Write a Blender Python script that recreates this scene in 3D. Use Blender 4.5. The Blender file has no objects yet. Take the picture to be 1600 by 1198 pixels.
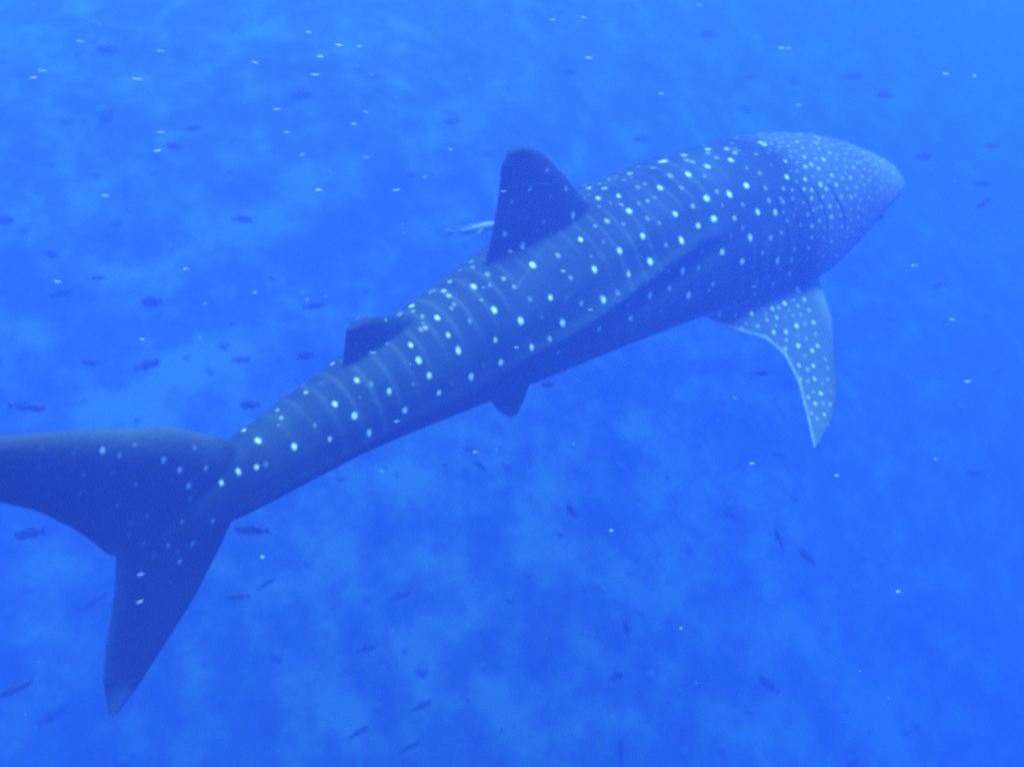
import bpy, bmesh, math, random
import numpy as np
from mathutils import Vector

SC = bpy.context.scene
COL = SC.collection
R = math.radians

# ------------------------------------------------------------------ camera
CAM_Z = 10.2                      # metres above the sea floor under the camera
PITCH = 0.6305                    # camera looks down by 36 degrees
cam = bpy.data.cameras.new('camera')
cam.sensor_width = 36.0
cam.angle = R(60)
cam.clip_start = 0.05
cam.clip_end = 2000
cam.dof.use_dof = True
cam.dof.focus_distance = 4.2
cam.dof.aperture_fstop = 0.85
camo = bpy.data.objects.new('camera', cam)
COL.objects.link(camo)
camo.location = (0, 0, CAM_Z)
camo.rotation_euler = (math.pi / 2 - PITCH, 0, 0)
SC.camera = camo

# ------------------------------------------------------------------ sky and sun
SUN_EL, SUN_AZ = R(80), R(40)     # azimuth clockwise from +y
w = bpy.data.worlds.new('World')
SC.world = w
w.use_nodes = True
nt = w.node_tree
bg = nt.nodes['Background']
sky = nt.nodes.new('ShaderNodeTexSky')
sky.sky_type = 'NISHITA'
sky.sun_disc = False
sky.sun_elevation = SUN_EL
sky.sun_rotation = SUN_AZ
nt.links.new(sky.outputs[0], bg.inputs[0])
bg.inputs[1].default_value = 0.10
sun = bpy.data.lights.new('sun', 'SUN')
sun.energy = 4.5
sun.angle = R(14)           # spread by the rippled surface above
sun.color = (1.0, 0.96, 0.9)
suno = bpy.data.objects.new('sun', sun)
COL.objects.link(suno)
sd = Vector((math.cos(SUN_EL) * math.sin(SUN_AZ), math.cos(SUN_EL) * math.cos(SUN_AZ), math.sin(SUN_EL)))
suno.rotation_euler = sd.to_track_quat('Z', 'Y').to_euler()
suno.location = (0, 0, 40)

# ------------------------------------------------------------------ exposure and sampling
SC.view_settings.view_transform = 'Standard'
SC.view_settings.look = 'None'
SC.view_settings.gamma = 1
SC.view_settings.exposure = 1.48
SC.render.engine = 'CYCLES'
SC.cycles.max_bounces = 8
SC.cycles.volume_bounces = 2
SC.cycles.diffuse_bounces = 2
SC.cycles.pixel_filter_type = 'BLACKMAN_HARRIS'
SC.cycles.filter_width = 3.0
SC.cycles.use_denoising = False

WATER_COL = (0.0215, 0.042, 0.222)
WATER_ABS = (0.400, 0.770, 0.987)
WATER_DENS = 0.50
WATER_G = 0.25

# ------------------------------------------------------------------ helpers
def link(o, parent=None):
    COL.objects.link(o)
    if parent is not None:
        o.parent = parent
    return o

def tag(o, label=None, cat=None, group=None, kind=None):
    if label: o['label'] = label
    if cat: o['category'] = cat
    if group: o['group'] = group
    if kind: o['kind'] = kind
    return o

def mesh_obj(name, verts, faces, mat, parent=None, smooth=True):
    me = bpy.data.meshes.new(name)
    me.from_pydata([tuple(v) for v in verts], [], faces)
    if smooth:
        me.polygons.foreach_set('use_smooth', [True] * len(me.polygons))
    me.update()
    if mat: me.materials.append(mat)
    return link(bpy.data.objects.new(name, me), parent)

def new_mat(name):
    m = bpy.data.materials.new(name)
    m.use_nodes = True
    t = m.node_tree
    b = t.nodes['Principled BSDF']
    return m, t, b

def N(t, kind, **kw):
    n = t.nodes.new(kind)
    for k, v in kw.items():
        if k.startswith('i_'):
            key = k[2:]
            n.inputs[int(key) if key.isdigit() else key].default_value = v
        else:
            setattr(n, k, v)
    return n

def smoothstep(x, a, b):
    t = np.clip((x - a) / (b - a), 0, 1)
    return t * t * (3 - 2 * t)

def vnoise(p, seed, f):
    """cheap smooth pseudo noise from summed sines, p (n,3) -> about -1..1"""
    rs = np.random.RandomState(seed)
    out = np.zeros(len(p))
    for k in range(7):
        d = rs.normal(size=3); d /= np.linalg.norm(d)
        out += np.sin((p @ d) * f * rs.uniform(.6, 1.6) + rs.uniform(0, 6.28))
    return out / 3.2

# ------------------------------------------------------------------ sea floor
def floor_height(x, y):
    x = np.asarray(x, float); y = np.asarray(y, float)
    p = np.stack([x, y, 0 * x], -1)
    z = -4.1 - 0.25 * x - 0.20 * np.logaddexp(0, x * 1.5) / 1.5 + 0.65 * y      # a reef slope rising away to the left
    z = 7.3 - np.logaddexp(0, (7.3 - z) * 1.2) / 1.2                              # flat reef top far off
    z = -8.0 + np.logaddexp(0, (z + 8.0) * 1.2) / 1.2
    z = z + 0.22 * vnoise(p, 3, 0.9) + 0.12 * vnoise(p, 5, 2.3) + 0.05 * vnoise(p, 8, 5.5)
    return z

def axis(lo, hi, c, n):
    u = np.linspace(-1, 1, n)
    v = np.sign(u) * (0.18 * np.abs(u) + 0.82 * np.abs(u) ** 3)
    return np.where(v < 0, c + v * (c - lo), c + v * (hi - c))

def build_floor():
    n = 420
    xs = axis(-90, 90, 0, n); ys = axis(-20, 160, 9, n)
    X, Y = np.meshgrid(xs, ys)
    Z = floor_height(X.ravel(), Y.ravel())
    V = np.stack([X.ravel(), Y.ravel(), Z], -1)
    idx = np.arange(n * n).reshape(n, n)
    Fq = np.stack([idx[:-1, :-1], idx[:-1, 1:], idx[1:, 1:], idx[1:, :-1]], -1).reshape(-1, 4)
    m, t, b = new_mat('sea_floor_sand_and_reef')
    tc = N(t, 'ShaderNodeTexCoord')
    big = N(t, 'ShaderNodeTexNoise', i_Scale=1.5, i_Detail=6.0, i_Roughness=0.62)
    fine = N(t, 'ShaderNodeTexNoise', i_Scale=3.1, i_Detail=5.0, i_Roughness=0.6)
    t.links.new(tc.outputs['Object'], big.inputs['Vector']); t.links.new(tc.outputs['Object'], fine.inputs['Vector'])
    add = N(t, 'ShaderNodeMath', operation='MULTIPLY_ADD'); add.inputs[1].default_value = 0.35
    t.links.new(fine.outputs[0], add.inputs[0]); t.links.new(big.outputs[0], add.inputs[2])
    at = N(t, 'ShaderNodeAttribute', attribute_name='sand')
    ad2 = N(t, 'ShaderNodeMath', operation='ADD')
    t.links.new(add.outputs[0], ad2.inputs[0]); t.links.new(at.outputs['Fac'], ad2.inputs[1])
    ramp = N(t, 'ShaderNodeValToRGB')
    e = ramp.color_ramp.elements
    e[0].position = .55; e[0].color = (0.030, 0.032, 0.030, 1)
    e[1].position = .88; e[1].color = (0.20, 0.140, 0.125, 1)
    k = e.new(.68); k.color = (0.08, 0.060, 0.055, 1)
    t.links.new(ad2.outputs[0], ramp.inputs[0])
    t.links.new(ramp.outputs[0], b.inputs['Base Color'])
    b.inputs['Roughness'].default_value = 1.0
    b.inputs['Specular IOR Level'].default_value = 0.1
    o = mesh_obj('sea_floor', V, Fq.tolist(), m)
    sand = np.zeros(len(V))
    for (cx, cy, rx, ry, a, s) in SAND:
        dx = V[:, 0] - cx; dy = V[:, 1] - cy
        c_, s_ = math.cos(a), math.sin(a)
        u = (dx * c_ + dy * s_) / rx; v = (-dx * s_ + dy * c_) / ry
        wob = 1 + .45 * vnoise(V, int(abs(cx * 100)) + 1, 2.6) + .35 * vnoise(V, int(abs(cy * 100)) + 2, 6.0)
        sand = sand + s * .25 * np.exp(-1.3 * (u * u + v * v) * np.clip(wob, .25, 3))
    A = o.data.attributes.new('sand', 'FLOAT', 'POINT'); A.data.foreach_set('value', sand.astype(np.float32))
    tag(o, kind='structure')
    return o

# pale sand pockets: x, y, radii, turn, strength
#@@SAND
SAND = [
    (-5.34, 10.76, 0.58, 0.41, -0.15, 1), (-4.32, 9.82, 0.62, 0.37, 0.3, 1), (-4.91, 9.26, 0.87, 0.22, 0.55, 0.9), (-6.29, 9.95, 0.25, 0.15, 0, 0.8),
    (-3.76, 9.79, 0.18, 0.24, 0.2, 0.9), (-5.36, 8.98, 0.46, 0.29, 0.3, 0.8), (-4.65, 8.97, 0.39, 0.25, 0, 0.8), (-3.07, 12.49, 0.38, 0.27, 0, 0.7),
    (-3.49, 12.01, 0.27, 0.25, 0, 0.6), (-1.73, 10.4, 0.54, 0.35, 0, 0.5), (-2.22, 7.88, 0.4, 0.27, 0.2, 0.6), (-1.29, 8.8, 0.52, 0.38, 0.2, 0.6),
    (-1.03, 6.8, 0.4, 0.31, 0.3, 0.9), (-1.95, 7.57, 0.24, 0.16, 0, 0.6), (-2.02, 6.29, 0.22, 0.12, 0, 0.8), (-0.89, 7.3, 0.33, 0.16, 0, 0.6),
    (0.24, 6.36, 0.51, 0.33, 0.2, 0.6), (2.56, 9.82, 0.74, 0.44, 0.3, 0.8), (4.36, 9.79, 0.71, 0.35, 0, 0.6), (3.99, 8.61, 0.7, 0.5, 0, 0.6),
    (3.71, 7.15, 0.59, 0.44, 0, 0.9), (2.71, 7.04, 0.51, 0.33, 0, 0.7), (4.99, 8.81, 0.48, 0.33, 0, 0.5), (5.75, 7.61, 0.93, 0.52, 0, 0.5),
    (0.83, 6.85, 0.61, 0.31, 0, 0.5), (1.88, 8.28, 0.66, 0.36, 0, 0.5), (1.85, 10.42, 0.65, 0.37, 0, 0.4), (-5.61, 6.69, 0.42, 0.27, 0, 0.6),
    (-5.8, 7.38, 0.41, 0.32, 0, 0.7), (-5.22, 7.34, 0.3, 0.2, 0, 0.5), (-3.96, 6.45, 0.36, 0.17, 0, 0.5), (-2.9, 7.55, 0.31, 0.25, 0, 0.5),
    (-3.62, 6.09, 0.29, 0.17, 0, 0.4), (-1.02, 13.78, 0.77, 0.44, 0, 0.4), (-2.61, 15.2, 0.77, 0.79, 0, 0.4), (-7.1, 15.24, 0.59, 0.62, 0, 0.4),
    (-4.76, 14.38, 0.6, 0.41, 0, 0.4), (-6.62, 11.44, 0.5, 0.26, 0, 0.4), (-3.16, 12.42, 0.29, 0.17, 0, 0.5), (5.27, 8.01, 0.86, 0.51, 0, 0.5),
    (0.53, 8.68, 0.48, 0.39, 0, 0.5),
]
#@@ENDSAND

# ------------------------------------------------------------------ whale shark: rest pose
TL = 6.5
# s (fraction of length from the snout), top, bottom, half width
PROFILE = np.array([
    (0.006, 0.013, -0.001, 0.020), (0.022, 0.023, -0.003, 0.031), (0.046, 0.037, -0.007, 0.044), (0.080, 0.052, -0.015, 0.060),
    (0.120, 0.066, -0.030, 0.078), (0.160, 0.073, -0.051, 0.090), (0.200, 0.076, -0.064, 0.093), (0.300, 0.079, -0.059, 0.088),
    (0.400, 0.073, -0.052, 0.080), (0.500, 0.060, -0.046, 0.065), (0.600, 0.044, -0.043, 0.048), (0.700, 0.029, -0.031, 0.033),
    (0.760, 0.024, -0.026, 0.027), (0.800, 0.023, -0.023, 0.022), (0.840, 0.020, -0.018, 0.013), (0.870, 0.012, -0.010, 0.004)])

def prof(s):
    ss = np.linspace(-.06, .93, 1600)
    out = []
    k = np.exp(-np.linspace(-2.5, 2.5, 61) ** 2); k /= k.sum()
    for c in (1, 2, 3):
        v = np.interp(ss, PROFILE[:, 0], PROFILE[:, c])
        v = np.convolve(np.pad(v, 30, mode='edge'), k, 'valid')
        out.append(np.interp(s, ss, v))
    return out

RIDGE_S = (0.16, .30, .345, .42, .47, .50, .546, .593, .70, .80)      # lateral ridge: station and angle up the flank
RIDGE_A = (40, 38, 36, 27, 19.5, 16.5, 14, 9, 3, 0)

def body_shape():
    ns, na = 220, 128
    u = np.linspace(0, 1, ns)
    S = 0.006 + 0.864 * (0.35 * u ** 2 + 0.65 * u)
    V = []
    ang = np.linspace(0, 2 * math.pi, na, endpoint=False)
    for s in S:
        top, bot, wd = [float(a) for a in prof(s)]
        # blunt rounded snout
        f = math.sqrt(max(0.0, 1 - max(0.0, 1 - (s - .006) / 0.022) ** 2.2))
        f = 0.08 + 0.92 * f
        c, sn = np.cos(ang), np.sin(ang)
        zc = bot * float(np.interp(s, (.35, .55), (.30, .62)))                                   # widest below the middle, as on the living animal
        e = np.where(sn > 0, .94, .80)
        y = wd * np.sign(c) * np.abs(c) ** e * (0.5 + .5 * f)
        z = zc + np.where(sn > 0, top - zc, zc - bot) * np.sign(sn) * np.abs(sn) ** e * f
        amp = smoothstep(np.array(s), .27, .38) * (1 - .8 * smoothstep(np.array(s), .48, .60)) * (1 - smoothstep(np.array(s), .72, .84))
        deg = np.degrees(np.arctan2(sn, np.abs(c)))
        dr = np.zeros(na)
        a0 = float(np.interp(s, RIDGE_S, RIDGE_A))
        for da, h, wdg in ((0, .0050, 4.5), (-10, -.0030, 6.0), (24, .0018, 7.0), (-34, .0020, 9.0)):
            dr += h * np.exp(-((deg - a0 - da) / wdg) ** 2)
        dr += .0030 * np.exp(-((deg - 90) / 7) ** 2)
        rr = np.sqrt(y * y + (z - zc) ** 2) + 1e-9
        sc = 1 + amp * dr / rr
        V.append(np.stack([np.full(na, -s), y * sc, zc + (z - zc) * sc], -1))
    V = np.concatenate(V)
    faces = []
    for i in range(ns - 1):
        for j in range(na):
            j2 = (j + 1) % na
            faces.append((i * na + j, i * na + j2, (i + 1) * na + j2, (i + 1) * na + j))
    n = len(V)
    V = np.concatenate([V, [[-0.004, 0, .003], [-.873, 0, 0]]])
    for j in range(na):
        j2 = (j + 1) % na
        faces.append((n, j2, j)); faces.append((n + 1, (ns - 1) * na + j, (ns - 1) * na + j2))
    return V, faces

def resample(P, n):
    P = np.array(P, float)
    d = np.concatenate([[0], np.cumsum(np.linalg.norm(np.diff(P, axis=0), axis=1))])
    t = np.linspace(0, d[-1], n * 4)
    Q = np.stack([np.interp(t, d, P[:, k]) for k in range(P.shape[1])], -1)
    k = np.exp(-np.linspace(-2, 2, 21) ** 2); k /= k.sum()
    for c in range(Q.shape[1]):     # soften corners, keep the ends
        sm = np.convolve(np.pad(Q[:, c], 10, mode='reflect', reflect_type='odd'), k, 'valid')
        Q[:, c] = sm
    t2 = np.linspace(0, len(Q) - 1, n)
    return np.stack([np.interp(t2, np.arange(len(Q)), Q[:, c]) for c in range(Q.shape[1])], -1)

def fin_shape(LE, TE, t_root, t_tip, frame, n=48, m=20):
    """closed wing between two edge curves given in fin coordinates; frame maps (a, b, thickness) to rest space"""
    L = resample(LE, n); T = resample(TE, n)
    V = []
    c = 0.5 - 0.5 * np.cos(np.linspace(0, math.pi, m))
    for i in range(n):
        f = i / (n - 1)
        tm = t_root * (1 - f) ** 1.2 + t_tip * f
        th = 0.0011 + tm * 2.6 * np.sqrt(c) * (1 - c) * (1.0 - .2 * c)
        th[0] = th[-1] = 0.0011
        P = L[i][None] * (1 - c[:, None]) + T[i][None] * c[:, None]
        V.append(frame(P, th)); V.append(frame(P, -th)[::-1])
    V = np.concatenate(V)
    k = 2 * m
    faces = []
    for i in range(n - 1):
        for j in range(k):
            j2 = (j + 1) % k
            faces.append((i * k + j, i * k + j2, (i + 1) * k + j2, (i + 1) * k + j))
    faces.append(tuple(range(k - 1, -1, -1)))
    faces.append(tuple((n - 1) * k + j for j in range(k)))
    return V, faces

def mid_frame(P, th):          # fins standing in the plane of symmetry: P = (s, z)
    return np.stack([-P[:, 0], th, P[:, 1]], -1)

def side_frame(side, y0, z0, dihedral, camber=0.0):
    cd, sn = math.cos(dihedral), math.sin(dihedral)
    def fr(P, th):
        d = P[:, 1]
        droop = camber * d * d
        return np.stack([-P[:, 0], side * (y0 + d * cd - th * sn * -1), z0 - d * sn - droop + th * cd], -1)
    return fr

PEC_LE = [(0.190, -0.020), (0.170, 0.010), (0.186, 0.0585), (0.213, 0.0958), (0.2400, 0.131), (0.2670, 0.1505), (0.300, 0.1625)]
PEC_TE = [(0.320, -0.020), (0.332, 0.004), (0.3070, 0.032), (0.2790, 0.0522), (0.2690, 0.074), (0.2745, 0.105), (0.2940, 0.1408), (0.3085, 0.1640)]

def shark_mesh():
    parts = [body_shape()]
    # first dorsal fin
    parts.append(fin_shape([(.405, .050), (.430, .078), (.4553, .1077), (.4781, .1315), (.492, .141), (.505, .1455)],
                           [(.552, .040), (.540, .062), (.534, .080), (.5264, .1136), (.5240, .134), (.516, .1445)], .0135, .005, mid_frame))
    # second dorsal fin
    parts.append(fin_shape([(.600, .022), (.620, .042), (.6440, .0530), (.662, .0600), (.674, .0620)],
                           [(.708, .010), (.701, .0200), (.691, .031), (.687, .048), (.683, .0605)], .008, .003, mid_frame))
    # anal fin
    parts.append(fin_shape([(.640, -.022), (.656, -.038), (.670, -.049), (.680, -.0545)],
                           [(.708, -.012), (.705, -.026), (.698, -.040), (.689, -.0545)], .007, .003, mid_frame))
    # caudal fin, upper and lower lobe
    parts.append(fin_shape([(.780, .010), (.796, .034), (.8267, .0626), (.8709, .0903), (.9176, .1179), (.960, .141), (.985, .153)],
                           [(.872, -.012), (.8885, .004), (.893, .018), (.9001, .0356), (.9149, .063), (.9302, .0825), (.960, .117), (.990, .152)], .0125, .003, mid_frame))
    parts.append(fin_shape([(.775, .006), (.796, -.0212), (.8181, -.0464), (.846, -.0726), (.8778, -.0937), (.9021, -.1085), (.915, -.1130), (.9222, -.1150)],
                           [(.880, .016), (.8869, -.0069), (.8925, -.022), (.8976, -.034), (.9096, -.0586), (.9186, -.0809), (.9215, -.1000), (.9242, -.1145)], .0125, .0035, mid_frame))
    for side in (-1, 1):
        parts.append(fin_shape(PEC_LE, PEC_TE, .0175, .003, side_frame(side, .065, -.040, R(30))))
        # pelvic fins
        parts.append(fin_shape([(.514, -.012), (.528, .010), (.545, .022), (.556, .028)],
                               [(.566, -.012), (.575, .005), (.572, .017), (.564, .0275)], .006, .003, side_frame(side, .034, -.040, R(52))))
    V, Fc, o = [], [], 0
    for v, f in parts:
        V.append(v); Fc += [tuple(i + o for i in q) for q in f]; o += len(v)
    V = np.concatenate(V) * TL
    me = bpy.data.meshes.new('shark_cage')
    me.from_pydata(V.tolist(), [], Fc)
    bm = bmesh.new(); bm.from_mesh(me)
    bmesh.ops.recalc_face_normals(bm, faces=bm.faces[:])
    bm.to_mesh(me); bm.free()
    ob = bpy.data.objects.new('shark_cage', me)
    COL.objects.link(ob)
    rm = ob.modifiers.new('r', 'REMESH'); rm.mode = 'VOXEL'; rm.voxel_size = 0.0085
    smo = ob.modifiers.new('s', 'SMOOTH'); smo.factor = 0.5; smo.iterations = 8
    dg = bpy.context.evaluated_depsgraph_get()
    ev = ob.evaluated_get(dg)
    out = bpy.data.meshes.new_from_object(ev)
    bpy.data.objects.remove(ob)
    bpy.data.meshes.remove(me)
    return out

# ------------------------------------------------------------------ whale shark: swimming pose
POSE = dict(px=2.7976, py=6.0137, pz=-2.5753, y0=.678, y1=.7492, y2=-.2698, y3=-.0019, t0=.0052, t1=-.0106, r=.0163)

def spine_table():
    q = POSE
    n = 1300
    s = np.linspace(-.05, 1.05, n)
    u = s - .4
    psi = q['y0'] + q['y1'] * u + q['y2'] * u ** 2 + q['y3'] * u ** 3
    th = q['t0'] + q['t1'] * u
    T = np.stack([np.cos(th) * np.cos(psi), np.cos(th) * np.sin(psi), np.sin(th)], -1)
    ds = s[1] - s[0]
    P = np.zeros((n, 3)); P[1:] = -np.cumsum((T[1:] + T[:-1]) / 2, 0) * ds * TL
    P -= np.stack([np.interp(0, s, P[:, k]) for k in range(3)])
    P += np.array([q['px'], q['py'], q['pz'] + CAM_Z])
    L = np.stack([-np.sin(psi), np.cos(psi), 0 * psi], -1)
    U = np.cross(T, L)
    c, sn = math.cos(q['r']), math.sin(q['r'])
    return s, P, T, c * L + sn * U, -sn * L + c * U

SPINE = spine_table()

def pose(V):
    s, P, T, L, U = SPINE
    x = -V[:, 0] / TL
    g = lambda A: np.stack([np.interp(x, s, A[:, k]) for k in range(3)], -1)
    return g(P) + V[:, 1:2] * g(L) + V[:, 2:3] * g(U)

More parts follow.
